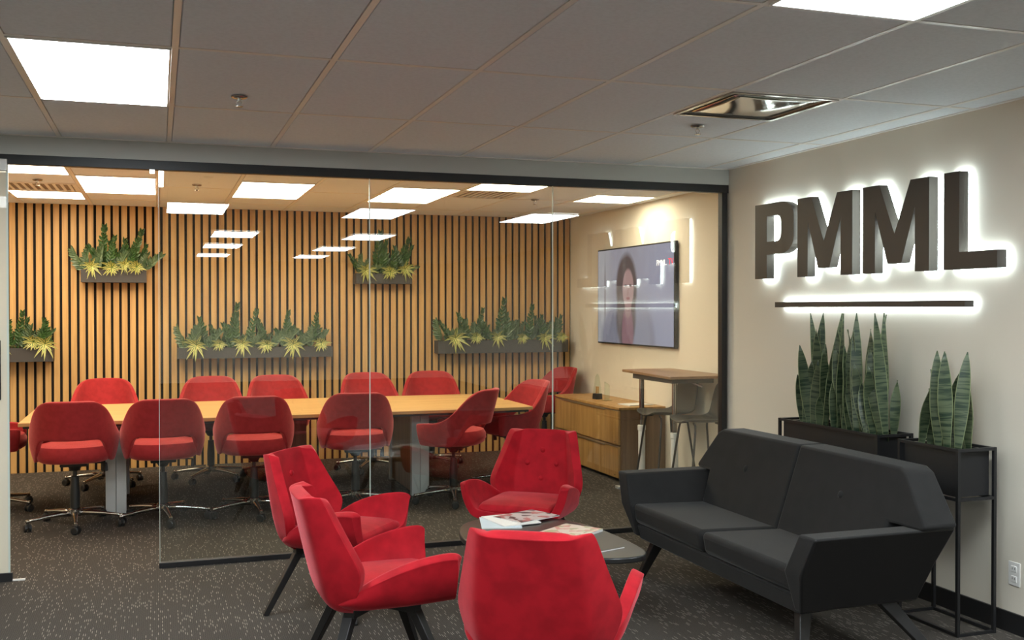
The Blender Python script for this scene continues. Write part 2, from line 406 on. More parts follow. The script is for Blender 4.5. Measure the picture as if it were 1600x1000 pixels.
cm = struct(MB().box(MX, CX, GY + .06, BY, CEIL + .004, CEIL + .12), 'ceiling_meeting_room', MT['slab'])
cxs = [MX] + [-0.605 + G * k for k in range(-3, 9)] + [CX]
cys = [GY + .06, 7.81, 9.03, 10.25, BY]
ML = {}  # (column x index k, half-row) -> kind
def half(k, h, kind): ML[(k, h)] = kind
for k in (0, 2, 4): half(k, 1, 'L'); half(k, 2, 'L')          # halves: 0=7.81 1=8.42 2=9.03 3=9.64
half(-1, 0, 'L'); half(-1, 3, 'L'); half(-1, 2, 'V'); half(5, 0, 'L'); half(5, 1, 'V'); half(7, 1, 'L'); half(-3, 1, 'L'); half(-3, 2, 'L')
half(5, 3, 'L') if False else None
names = {(0, 1): 'near half of the light pair above the left of the meeting table', (0, 2): 'far half of the light pair above the left of the meeting table',
         (2, 1): 'near half of the light pair left of the first glass joint', (2, 2): 'far half of the light pair left of the first glass joint',
         (4, 1): 'near half of the light pair right of the first glass joint', (4, 2): 'far half of the light pair right of the first glass joint',
         (-1, 0): 'square light panel at the far left against the glass header', (-1, 3): 'square light panel at the far left close to the slat wall',
         (5, 0): 'square light panel beside the vent near the right glass joint', (7, 1): 'square light panel near the television wall',
         (-3, 1): 'square light panel near half beyond the sliding door', (-3, 2): 'square light panel far half beyond the sliding door'}
def vent(x, y, wx, wy, label):
    o = empty('ceiling_vent', (x, y, CEIL - .01), 0, label, 'vent', 'meeting room air vents')
    f = MB()
    for (a, b, c, d) in ((.013, wx - .013, .013, .05), (.013, wx - .013, wy - .05, wy - .013), (.013, .05, .05, wy - .05), (wx - .05, wx - .013, .05, wy - .05)): f.box(a, b, c, d, 0, .01)
    f.build('frame', MT['tbar'], o)
    MB().box(.05, wx - .05, .05, wy - .05, .010, .013).build('backing', MT['ventback'], o)
    for i in range(9):
        xx = .075 + i * (wx - .15) / 8
        MB().box(xx - .012, xx + .012, .05, wy - .05, .002, .008).build('slat', MT['tbar'], o)
for i in range(len(cxs) - 1):
    x0, x1 = cxs[i], cxs[i + 1]; k = i - 4
    for j in range(4):
        y0, y1 = cys[j], cys[j + 1]
        if j in (1, 2):
            hs = (0, 1) if j == 1 else (2, 3)
            if any((k, h) in ML for h in hs):
                for q, h in enumerate(hs):
                    kind = ML.get((k, h)); yy = y0 + q * G
                    if kind == 'L': panel_light(x0, yy, G, G, MT['lamp_m'], names[(k, h)], 'meeting room ceiling lights')
                    elif kind == 'V': vent(x0, yy, G, G, 'slotted ceiling vent beside the ' + ('far left' if k < 0 else 'right') + ' light panel in the meeting room')
                    else: tile(cm, x0, yy, x1 - x0, G)
                MB().box(x0, x1, y0 + G - .012, y0 + G + .012, CEIL - .0066, CEIL + .01).build('grid_bar', MT['tbar'], cm)
                continue
        tile(cm, x0, y0, x1 - x0, y1 - y0)
for x in cxs[1:-1]: MB().box(x - .012, x + .012, cys[0], BY, CEIL - .0065, CEIL + .01).build('grid_bar', MT['tbar'], cm)
for y in cys[1:-1]: MB().box(MX, CX, y - .012, y + .012, CEIL - .0066, CEIL + .01).build('grid_bar', MT['tbar'], cm)

# polished air diffuser
o = empty('air_diffuser', (DIFF[0], 4.2, CEIL - .012), 0, 'polished metal square air diffuser in the reception ceiling', 'vent')
f = MB(); W = G
for (a, b, c, d) in ((.013, W - .013, .013, .035), (.013, W - .013, W - .035, W - .013), (.013, .035, .035, W - .035), (W - .035, W - .013, .035, W - .035)): f.box(a, b, c, d, 0, .012)
f.build('frame', MT['chrome'], o)
MB().hexa([(.035, .035, .010), (W - .035, .035, .010), (W - .035, W - .035, .010), (.035, W - .035, .010)],
          [(.11, .11, .085), (W - .11, .11, .085), (W - .11, W - .11, .085), (.11, W - .11, .085)]).build('throat', MT['throat'], o)
rows = []
for i in range(11):
    rows.append([(.070 + (W - .14) * i / 10, .070 + (W - .14) * j / 10, .006 - .016 * math.cos((i - 5) / 5 * PI / 2) * math.cos((j - 5) / 5 * PI / 2)) for j in range(11)])
MB().grid(rows).build('plaque', MT['mirror'], o, smooth=True, solid=.004)

def sprinkler(x, y, label):
    o = empty('sprinkler_head', (x, y, CEIL - .009), 0, label, 'sprinkler', 'ceiling sprinklers')
    MB().lathe([(.038, 0), (.038, -.004), (.030, -.010), (.012, -.012)], 18).build('escutcheon', MT['chrome'], o, smooth=True)
    m = MB().lathe([(.008, -.01), (.008, -.022)], 10)
    for s in (-1, 1): m.tube([(s * .006, 0, -.02), (s * .013, 0, -.03), (s * .003, 0, -.045)], .0025, 6)
    m.build('frame', MT['steel'], o)
    MB().lathe([(.004, -.044), (.017, -.046), (.017, -.049), (.004, -.049)], 12).build('deflector', MT['chrome'], o)
sprinkler(.367, 5.05, 'sprinkler head right of the upper left light panel')
sprinkler(2.80, 5.05, 'sprinkler head beside the polished air diffuser')
sprinkler(.30, 8.75, 'small sprinkler behind the left glass pane')
sprinkler(3.28, 8.95, 'small sprinkler behind the right glass joint')
sprinkler(-.88, 8.80, 'small sprinkler between the far left square lights')

# ------------------------------------------------------------------ glass partition and sliding door
gp = empty('glass_partition', (0, GY, 0), 0, 'clear glass wall with black floor and head channels beside the lounge', 'glass wall')
MB().box(-1.80, WX, -.027, .03, 2.405, 2.461).build('head_channel', MT['black'], gp, bevel=.002)
MB().box(0.0, WX - .03, -.027, .02, 0, .032).build('floor_channel', MT['black'], gp, bevel=.002)
MB().box(WX - .055, WX - .012, -.027, .03, .032, 2.405).build('wall_channel', MT['black'], gp, bevel=.002)
px_ = [0.004, 1.292, 2.555, WX - .05]
for i in range(3):
    a, b = px_[i] + .002, px_[i + 1] - .002
    p = MB().box(a, b, -.006, .006, .02, 2.42).build('glass_pane', MT['glass'], gp)
    if i < 2: MB().box(b - .0005, b + .0045, -.0062, .0062, .03, 2.41).build('joint', MT['edge'], p)
    if i == 0: MB().box(a - .0025, a, -.006, .006, .03, 2.41).build('edge', MT['edge'], p)
MB().box(-.045, -.015, -.032, -.01, 2.38, 2.405).build('stop_clip', MT['steel'], gp)
dr = empty('sliding_glass_door', (0, GY - .045, 0), 0, 'sliding glass door with painted pale reflection and black bar handle at the left edge', 'door')
MB().box(-1.78, -.822, -.005, .005, .02, 2.40).build('pane', MT['reflectglass'], dr)  # clear door leaf; its pale reflection is painted into the glass colour
MB().box(-.822, -.812, -.005, .005, .02, 2.40).build('edge', MT['edge'], dr)
h = MB().bar((-.862, -.055, 1.05), (-.862, -.055, 1.39), .026); h.bar((-.862, -.055, 1.10), (-.862, 0, 1.10), .016); h.bar((-.862, -.055, 1.34), (-.862, 0, 1.34), .016)
h.build('handle', MT['black'], dr, bevel=.003)
MB().box(-.87, -.815, -.014, .014, 2.36, 2.43).build('roller', MT['steel'], dr, bevel=.003)
MB().box(-.90, -.80, -.016, .016, 0.0, .05).build('floor_guide', MT['black'], dr, bevel=.002)
MB().box(-.80, -.735, -.010, .010, 0.0, .008).build('guide_plate', MT['white'], dr)

# ------------------------------------------------------------------ PMML sign
sign = empty('wall_sign', (WX, 0, 0), 0, 'dark back-lit PMML letters above a thin bar on the wall', 'sign')
def letter(name, polys, y_left, width, z0, hgt):
    # u to the reader's right is -Y; two depth steps: body and light plate behind it
    fn = lambda u, v, d: (-d, y_left - u * width, z0 + v * hgt)
    bm = MB()
    for p in polys: bm.prism(p, fn, .022, .080)
    L_ = bm.build(name, MT['bronze'], sign)
    hb = MB()
    for p in polys:
        cu = sum(q[0] for q in p) / len(p); cv = sum(q[1] for q in p) / len(p)
        hb.prism(p, fn, .0145, .0215)
    hb.build('halo_light', MT['halo'], L_)
    return L_
Mp = [[(0, 0), (0, 1), (.20, 1), (.20, 0)], [(.80, 0), (.80, 1), (1, 1), (1, 0)],
      [(.20, 1), (.265, 1), (.5, .43), (.5, .10), (.395, .10), (.20, .70)], [(.80, 1), (.735, 1), (.5, .43), (.5, .10), (.605, .10), (.80, .70)]]
M_out = [(0, 0), (0, 1), (.265, 1), (.5, .43), (.735, 1), (1, 1), (1, 0), (.80, 0), (.80, .70), (.605, .10), (.395, .10), (.20, .70), (.20, 0)]
def arc(cx_, cy_, rx, ry, a0, a1, n=7): return [(cx_ + rx * math.cos(math.radians(a0 + (a1 - a0) * i / n)), cy_ + ry * math.sin(math.radians(a0 + (a1 - a0) * i / n))) for i in range(n + 1)]
# P as one ring: outer bowl and inner bowl joined in strips
out_b = [(.32, 1.0)] + arc(.68, .80, .32, .20, 90, 0) + arc(.68, .52, .32, .20, 0, -90) + [(.32, .32)]
in_b = [(.32, .83)] + arc(.58, .73, .11, .10, 90, 0) + arc(.58, .59, .11, .10, 0, -90) + [(.32, .49)]
P_polys = [[(0, 0), (0, 1), (.32, 1), (.32, 0)]] + [[out_b[i], out_b[i + 1], in_b[i + 1], in_b[i]] for i in range(len(out_b) - 1)]
def weld(o):
    bm = bmesh.new(); bm.from_mesh(o.data); bmesh.ops.remove_doubles(bm, verts=bm.verts, dist=1e-4)
    # drop the inner walls shared by two strips
    seen = {}
    for f_ in bm.faces: seen.setdefault(tuple(sorted(v.index for v in f_.verts)), []).append(f_)
    dead = [f_ for fs in seen.values() if len(fs) > 1 for f_ in fs]
    bmesh.ops.delete(bm, geom=dead, context='FACES_ONLY'); bmesh.ops.recalc_face_normals(bm, faces=bm.faces); bm.to_mesh(o.data); bm.free()
def letter_w(*a):
    L_ = letter(*a); weld(L_)
    for c in L_.children: weld(c)
letter_w('letter', P_polys, 6.115, .449, 1.768, .497)
letter('letter', [M_out], 5.625, .549, 1.768, .494)
letter('letter', [M_out], 4.983, .542, 1.768, .494)
letter('letter', [[(0, 0), (0, 1), (.30, 1), (.30, .175), (1, .175), (1, 0)]], 4.333, .359, 1.768, .496)
letter('underline_bar', [[(0, 0), (0, 1), (1, 1), (1, 0)]], 5.875, 1.69, 1.577, .034)

# wall outlet
o = empty('wall_outlet', (WX, 3.935, .288), 0, 'white double power outlet low on the right wall', 'outlet')
MB().box(-.006, 0, -.036, .036, -.058, .058).build('cover_plate', MT['white'], o, bevel=.003)
for dz in (-.024, .024):
    r = MB().box(-.009, -.004, -.017, .017, dz - .015, dz + .015).build('receptacle', MT['white'], o, bevel=.002)
    for dy in (-.007, .007): MB().box(-.0095, -.0088, dy - .0015, dy + .0015, dz - .003, dz + .007).build('slot', MT['dark'], r)

# ------------------------------------------------------------------ meeting table
tb = empty('meeting_table', (1.02, 8.93, 0), 0, 'long oak meeting table surrounded by red swivel chairs', 'table')
hx, hy = 1.985, .735
top = []
for i in range(17):
    t = -1 + 2 * i / 16; top.append((t * hx, -hy + .05 * t * t * t * t))
poly = top + [(-p[0], -p[1]) for p in top]
MB().prism(poly, lambda a, b, d: (a, b, d), .712, .740).build('tabletop', MT['tablewood'], tb, bevel=.004)
MB().prism([(p[0] * .985, p[1] * .965) for p in poly], lambda a, b, d: (a, b, d), .694, .712).build('underframe', MT['black'], tb)
for xx in (-1.33, 1.06):
    pd = MB().box(xx - .075, xx - .001, -.46, -.40, .0, .694); pd.box(xx + .001, xx + .075, -.46, -.40, 0, .694)
    pd.build('front_leg', MT['silver'], tb, bevel=.003)
    pd = MB().box(xx - .075, xx + .075, .40, .46, .0, .694); pd.build('rear_leg', MT['silver'], tb, bevel=.003)
    MB().box(xx - .055, xx + .055, -.40, .40, .02, .694).build('pedestal_panel', MT['walnut'], tb)
MB().box(-.10, .16, -.12, .12, .0, .694).build('centre_pedestal', MT['walnut'], tb)

# ------------------------------------------------------------------ red swivel chairs
def smooth_interp(t, ks):
    if t <= ks[0][0]: return ks[0][1]
    for (a, va), (b, vb) in zip(ks, ks[1:]):
        if t <= b:
            s = (t - a) / (b - a); s = s * s * (3 - 2 * s) if False else s
            return va + (vb - va) * s
    return ks[-1][1]
def make_swivel(label):
    """front faces +Y, backrest on -Y"""
    t = empty('swivel_chair', (0, 0, 0), 0, label, 'chair', 'red swivel chairs around the meeting table')
    ztop = [(0, .927), (28, .926), (37, .918), (45, .897), (52, .864), (60, .812), (68, .755), (76, .708), (84, .682), (95, .662), (120, .655), (136, .645)]
    zbot = [(0, .650), (36, .650), (43, .640), (49, .610), (54, .560), (60, .505), (70, .478), (136, .478)]
    rows = []
    angs = [-136, -130, -122, -112, -102, -92, -82, -72, -66, -60, -54, -49, -43, -36, -28, -18, -8, 0]
    angs = angs + [-a for a in reversed(angs[:-1])]
    nv = 6
    for iv in range(nv):
        r = []
        for a in angs:
            zt = smooth_interp(abs(a), ztop); zb = smooth_interp(abs(a), zbot)
            v = iv / (nv - 1); z = zb + (zt - zb) * v
            rad = .284 - .040 * max(0, (.62 - z) / .14) ** 1.5 * .8
            lean = max(0, z - .55) * .28 * max(0, math.cos(math.radians(a)))
            x = rad * math.sin(math.radians(a)); y = -rad * .93 * math.cos(math.radians(a)) - lean
            if abs(a) > 90: y += (abs(a) - 90) / 46 * .035
            r.append((x, y, z))
        rows.append(r)
    MB().grid(rows).build('shell', MT['coral'], t, solid=.038, sub=2)
    prof = [(.10, .470), (.22, .474), (.250, .492), (.262, .520), (.259, .560), (.242, .590), (.17, .608), (.05, .614)]
    m = MB(); n = 28; rows = []
    for r_, z in prof:
        rows.append([((abs(math.cos(2 * PI * j / n)) ** .85 * math.copysign(1, math.cos(2 * PI * j / n))) * r_, (abs(math.sin(2 * PI * j / n)) ** .85 * math.copysign(1, math.sin(2 * PI * j / n))) * r_ * .98, z) for j in range(n)])
    o0 = 0
    for r_ in rows: m.v += r_
    for i in range(len(rows) - 1):
        for j in range(n): m.f.append((i * n + j, i * n + (j + 1) % n, (i + 1) * n + (j + 1) % n, (i + 1) * n + j)); m.mi.append(0)
    m.f.append(tuple(range(n))); m.f.append(tuple((len(rows) - 1) * n + j for j in range(n))); m.mi += [0, 0]
    m.build('seat', MT['coral'], t, smooth=True)
    mc = MB().box(-.09, .09, -.11, .10, .440, .472); mc.lathe([(.030, .40), (.055, .445)], 14)
    mc.build('tilt_mechanism', MT['plastic'], t, bevel=.006)
    lv = MB().tube([(.05, .02, .452), (.16, .02, .447), (.21, .02, .443)], .005, 8)
    lv = lv.build('lever', MT['plastic'], t, smooth=True)
    MB().hexa([(.198, .005, .385), (.222, .005, .385), (.222, .035, .385), (.198, .035, .385)], [(.203, .008, .447), (.217, .008, .447), (.217, .032, .447), (.203, .032, .447)]).build('paddle', MT['plastic'], lv, bevel=.005)
    MB().lathe([(.033, .125), (.034, .24), (.030, .30), (.027, .345), (.027, .36), (.014, .362), (.014, .43)], 18).build('gas_column', MT['plastic'], t, smooth=True)
    hb = MB().lathe([(.030, .078), (.048, .085), (.048, .122), (.034, .132)], 20).build('star_base', MT['chrome'], t, smooth=True)
    arm = MB(); n_ = 12; o0 = 0
    prof = [(.03, .092, .026, .022), (.10, .096, .022, .019), (.20, .089, .016, .014), (.30, .077, .012, .011), (.338, .071, .011, .010)]
    for (x_, z_, a_, b_) in prof:
        arm.v += [(x_, a_ * math.cos(2 * PI * j / n_), z_ + b_ * math.sin(2 * PI * j / n_)) for j in range(n_)]
    for i in range(len(prof) - 1):
        for j in range(n_): arm.f.append((i * n_ + j, i * n_ + (j + 1) % n_, (i + 1) * n_ + (j + 1) % n_, (i + 1) * n_ + j)); arm.mi.append(0)
    arm.f += [tuple(range(n_)), tuple((len(prof) - 1) * n_ + j for j in range(n_))]; arm.mi += [0, 0]
    arm.lathe([(.011, .055), (.011, .085)], 10, (.327, 0, 0))
    arm_me = arm.mesh('base_arm', MT['chrome'])
    for p in arm_me.polygons: p.use_smooth = len(p.vertices) == 4
    cs = MB()
    for s in (-1, 1):
        nn = 14; o0 = len(cs.v)
        for xx, rr in ((s * .006, .024), (s * .006, .029), (s * .021, .029), (s * .025, .022)):
            for j in range(nn): cs.v.append((rr * math.cos(2 * PI * j / nn), xx, .029 + rr * math.sin(2 * PI * j / nn)))
        for i in range(3):
            for j in range(nn): cs.f.append((o0 + i * nn + j, o0 + i * nn + (j + 1) % nn, o0 + (i + 1) * nn + (j + 1) % nn, o0 + (i + 1) * nn + j)); cs.mi.append(0)
        cs.f.append(tuple(o0 + j for j in range(nn))); cs.f.append(tuple(o0 + 3 * nn + j for j in range(nn))); cs.mi += [0, 0]
    cs.box(-.02, .022, -.008, .008, .03, .060)
    cs_me = cs.mesh('caster', MT['plastic'])
    for i in range(5):
        a = 2 * PI * i / 5 - PI / 2 + .12
        share('base_arm', arm_me, hb, (0, 0, 0), (0, 0, a))
        share('caster', cs_me, hb, (.327 * math.cos(a), .327 * math.sin(a), 0), (0, 0, a + 1.0 + i * 1.7))
    return t
sw = make_swivel('red swivel chair seen from behind, leftmost of the near row')
def az(deg): return -math.radians(deg)       # facing azimuth measured from +Y towards +X
sw.location = (-.574, 8.10, 0); sw.rotation_euler = (0, 0, az(2))
CH = [((.030, 8.10), -2, 'red swivel chair seen from behind, second in the near row'),
      ((.690, 8.13), 3, 'red swivel chair seen from behind, third from the left in the near row'),
      ((1.478, 8.18), 6, 'red swivel chair seen from behind at the first glass joint'),
      ((2.270, 8.12), -52, 'red swivel chair turned sideways near the table corner, open back visible'),
      ((-.455, 9.90), 178, 'red swivel chair across the table, leftmost of the far row'),
      ((.455, 9.90), 183, 'red swivel chair across the table, second in the far row'),
      ((1.070, 9.90), 178, 'red swivel chair across the table, third in the far row'),
      ((1.960, 9.98), 180, 'red swivel chair across the table, fourth in the far row'),
      ((2.575, 10.02), 192, 'red swivel chair across the table, rightmost of the far row'),
      ((-1.235, 8.93), 90, 'red swivel chair at the left end of the table, cut off by the door'),
      ((2.93, 8.66), 258, 'red swivel chair at the right end of the table, facing left'),
      ((3.93, 10.43), 255, 'red swivel chair in the back corner beside the oak cabinet')]
for (p, a, l) in CH:
    c = dup(sw, None, (p[0], p[1], 0), az(a)); c['label'] = l

# ------------------------------------------------------------------ cabinet, awards, television
cb = empty('storage_cabinet', (CX - .004, 8.52, 0), 0, 'low oak two-drawer cabinet below the television', 'cabinet')
D = .47; Ln = 1.58
MB().box(-D + .022, 0, 0, Ln, .03, .650).build('body', MT['walnut'], cb)
MB().box(-D, 0, -.004, Ln, .650, .672).build('top', MT['cabwood'], cb, bevel=.002)
MB().box(-D + .05, -.02, .03, Ln - .03, 0, .03).build('plinth', MT['black'], cb)
for (z0, z1) in ((.335, .644), (.034, .318)):
    d_ = MB().box(-D, -D + .020, .004, Ln - .004, z0, z1).build('drawer', MT['cabwood'], cb, bevel=.0015)
    hd = MB().box(-D - .003, -D + .001, .006, Ln - .006, z1 - .006, z1 + .002); hd.box(-D - .014, -D - .001, .30, Ln - .18, z1 - .014, z1 - .002)
    hd.build('handle', MT['steel'], d_, bevel=.002)
    MB().lathe([(.006, 0), (.006, .004)], 10).build('lock', MT['chrome'], d_, loc=(-D - .003, .07, z0 + .025), rot=(0, -PI / 2, 0))
aw = empty('obelisk_award', (4.115, 9.43, .672), .3, 'tall glass obelisk award with black base on the cabinet', 'trophy')
MB().hexa([(-.036, -.036, 0), (.036, -.036, 0), (.036, .036, 0), (-.036, .036, 0)], [(-.033, -.033, .055), (.033, -.033, .055), (.033, .033, .055), (-.033, .033, .055)]).build('base', MT['black'], aw, bevel=.002)
m = MB().hexa([(-.031, -.031, .055), (.031, -.031, .055), (.031, .031, .055), (-.031, .031, .055)], [(-.014, -.014, .225), (.014, -.014, .225), (.014, .014, .225), (-.014, .014, .225)])
m.hexa([(-.014, -.014, .2251), (.014, -.014, .2251), (.014, .014, .2251), (-.014, .014, .2251)], [(-.002, -.002, .25), (.002, -.002, .25), (.002, .002, .25), (-.002, .002, .25)])
m.build('glass_spire', MT['award'], aw)
MB().box(-.012, .012, -.012, .012, .057, .125).build('amber_core', mat('amber', (.45, .25, .08), .3), aw)
ap = empty('glass_plaque', (4.13, 9.23, .672), .35, 'clear slanted glass plaque award on the cabinet', 'trophy')
MB().box(-.045, .045, -.03, .03, 0, .010).build('base', MT['award'], ap)
MB().prism([(-.030, .010), (.030, .010), (.030, .150), (-.030, .185)], lambda a, b, d: (a, d, b), -.006, .006).build('plate', MT['award'], ap)
mg = empty('open_magazine', (4.20, 8.74, .6725), .12, 'open paper booklet lying on the oak cabinet', 'magazine')
MB().box(-.13, -.001, -.10, .10, 0, .008).build('left_page', MT['paper'], mg); MB().box(.001, .13, -.10, .10, 0, .008).build('right_page', MT['paper'], mg)

tv = empty('television', (CX - .002, 9.115, 1.6925), 0, 'wall-mounted television showing a woman in a light jacket', 'television')
TW, TH = 1.70, .965
MB().box(-.045, -.008, -TW / 2, TW / 2, -TH / 2, TH / 2).build('case', MT['plastic'], tv, bevel=.004)
MB().box(-.010, 0, -.3, .3, -.2, .2).build('wall_bracket', MT['black'], tv)
def screen_mat():
    m, N, L, b = new_mat('tv_picture')
    tc = N.new('ShaderNodeTexCoord'); sx = N.new('ShaderNodeSeparateXYZ'); L.new(tc.outputs['Object'], sx.inputs[0])
    cb_ = N.new('ShaderNodeCombineXYZ'); neg = N.new('ShaderNodeMath'); neg.operation = 'MULTIPLY'; neg.inputs[1].default_value = -1
    L.new(sx.outputs['Y'], neg.inputs[0]); L.new(neg.outputs[0], cb_.inputs[0]); L.new(sx.outputs['Z'], cb_.inputs[1])
    col = None
    def layer(prev, c, r, rgb, soft=.12, ang=0):
        mp = N.new('ShaderNodeMapping'); mp.vector_type = 'TEXTURE'
        mp.inputs['Location'].default_value = (c[0], c[1], 0); mp.inputs['Scale'].default_value = (r[0], r[1], 1); mp.inputs['Rotation'].default_value = (0, 0, ang)
        L.new(cb_.outputs[0], mp.inputs[0])
        ln = N.new('ShaderNodeVectorMath'); ln.operation = 'LENGTH'; L.new(mp.outputs[0], ln.inputs[0])
        mr = N.new('ShaderNodeMapRange'); mr.inputs[1].default_value = 1 + soft; mr.inputs[2].default_value = 1 - soft; L.new(ln.outputs['Value'], mr.inputs[0])
        mx = N.new('ShaderNodeMixRGB'); L.new(mr.outputs[0], mx.inputs[0])
        if isinstance(prev, tuple): mx.inputs[1].default_value = (*prev, 1)
        else: L.new(prev, mx.inputs[1])
        mx.inputs[2].default_value = (*rgb, 1)
        return mx.outputs[0]
    c = layer((.40, .37, .45), (.75, .0), (.55, .9), (.42, .41, .55), .5)
    c = layer(c, (-.72, .1), (.18, .9), (.50, .47, .50), .6)
    c = layer(c, (-.66, -.02), (.02, .33), (.26, .22, .25), .5)
    c = layer(c, (-.14, -.46), (.60, .46), (.27, .25, .33), .08)
    c = layer(c, (.20, -.40), (.20, .36), (.36, .34, .43), .3)
    c = layer(c, (-.15, .08), (.235, .33), (.10, .07, .08), .10)
    c = layer(c, (-.16, -.22), (.22, .30), (.15, .11, .12), .12)
    c = layer(c, (-.12, -.36), (.13, .26), (.34, .17, .21), .12)
    c = layer(c, (-.11, -.10), (.075, .12), (.40, .23, .23), .1)
    c = layer(c, (-.11, .07), (.125, .19), (.50, .30, .30), .08)
    c = layer(c, (-.165, .10), (.026, .012), (.08, .05, .06), .3)
    c = layer(c, (-.06, .10), (.026, .012), (.08, .05, .06), .3)
    c = layer(c, (-.112, .035), (.014, .03), (.42, .22, .22), .5)
    c = layer(c, (-.11, -.025), (.042, .014), (.36, .10, .12), .3)
    b.inputs['Base Color'].default_value = (.02, .02, .02, 1); b.inputs['Roughness'].default_value = .25
    L.new(c, b.inputs['Emission Color']); b.inputs['Emission Strength'].default_value = 0.7
    return m
sc_ = MB().box(-.047, -.0445, -TW / 2 + .014, TW / 2 - .014, -TH / 2 + .014, TH / 2 - .014).build('screen', screen_mat(), tv)
def text(parent, s, size, loc, rot, m, name='logo_text'):
    cu = bpy.data.curves.new(name, 'FONT'); cu.body = s; cu.size = size; cu.extrude = .0003; cu.materials.append(m); cu.align_x = 'LEFT'
    tmp = bpy.data.objects.new(name, cu); me = bpy.data.meshes.new_from_object(tmp); bpy.data.objects.remove(tmp)
    ob = bpy.data.objects.new(name, me); COL.objects.link(ob); ob.parent = parent; ob.location = loc; ob.rotation_euler = rot
    return ob
text(sc_, 'PMML.', .075, (-.0480, -.50, .27), (PI / 2, 0, -PI / 2), emis('logo_white', (.75, .75, .78), .9))
text(sc_, 'TV', .085, (-.0480, -.735, .27), (PI / 2, 0, -PI / 2), emis('logo_red', (.75, .03, .05), .9))

# ------------------------------------------------------------------ high table with two stools
ht = empty('high_table', (4.095, 7.86, 0), 0, 'walnut standing-height table on steel legs behind the glass', 'table')
MB().prism([(-.285, -.56), (.285, -.56), (.285, .52), (-.20, .52)], lambda a, b, d: (a, b, d), 1.008, 1.030).build('tabletop', MT['deskwalnut'], ht, bevel=.003)
MB().box(-.20, .18, -.42, .30, .965, 1.006).build('underframe', MT['greyplastic'], ht)
for (xx, yy) in ((-.085, .36), (-.085, -.25)):
    lg = MB().lathe([(.022, .53), (.022, .98), (.045, 1.006)], 16, (xx, yy, 0)).build('leg', MT['chrome'], ht, smooth=True)
    MB().lathe([(.036, .02), (.030, .12), (.030, .50), (.036, .505), (.036, .545), (.026, .55)], 16, (xx, yy, 0)).build('lower_sleeve', MT['white'], lg, smooth=True)
    MB().box(xx - .24, xx + .28, yy - .035, yy + .035, 0, .025).build('foot', MT['silver'], ht, bevel=.004)
MB().bar((.02, -.30, .97), (.10, -.38, .93), .012).build('height_lever', MT['chrome'], ht)
def make_stool(loc, rz, label):
    t = empty('shell_stool', loc, rz, label, 'stool', 'grey shell stools at the high table')
    # faces +Y; one continuous shell
    prof = [(.215, .655), (.20, .672), (.12, .668), (.0, .655), (-.11, .655), (-.165, .675), (-.195, .73), (-.215, .82), (-.235, .93), (-.24, .955)]
    wid = [.13, .165, .185, .195, .195, .190, .185, .180, .165, .13]
    rows = []
    for (y, z), w_ in zip(prof, wid):
        rows.append([(w_ * s, y + (.02 * s * s if z > .7 else 0), z + (.028 * s * s if z < .7 else 0)) for s in (-1, -.7, -.3, 0, .3, .7, 1)])
    MB().grid(rows).build('shell', MT['greyplastic'], t, solid=.012, sub=2)
    for sx_ in (-1, 1):
        for (y0, y1) in ((.12, .20), (-.12, -.20)):
            MB().tube([(sx_ * .06, y0 * .8, .652), (sx_ * .13, y0, .640), (sx_ * .145, y0 * 1.05, .60), (sx_ * .20, y1, .008)], .009, 8).build('leg', MT['black'], t, smooth=True)
make_stool((4.135, 8.00, 0), az(-92), 'grey shell stool between the two high table legs')
make_stool((4.14, 7.40, 0), az(-88), 'grey shell stool behind the black glass wall channel')

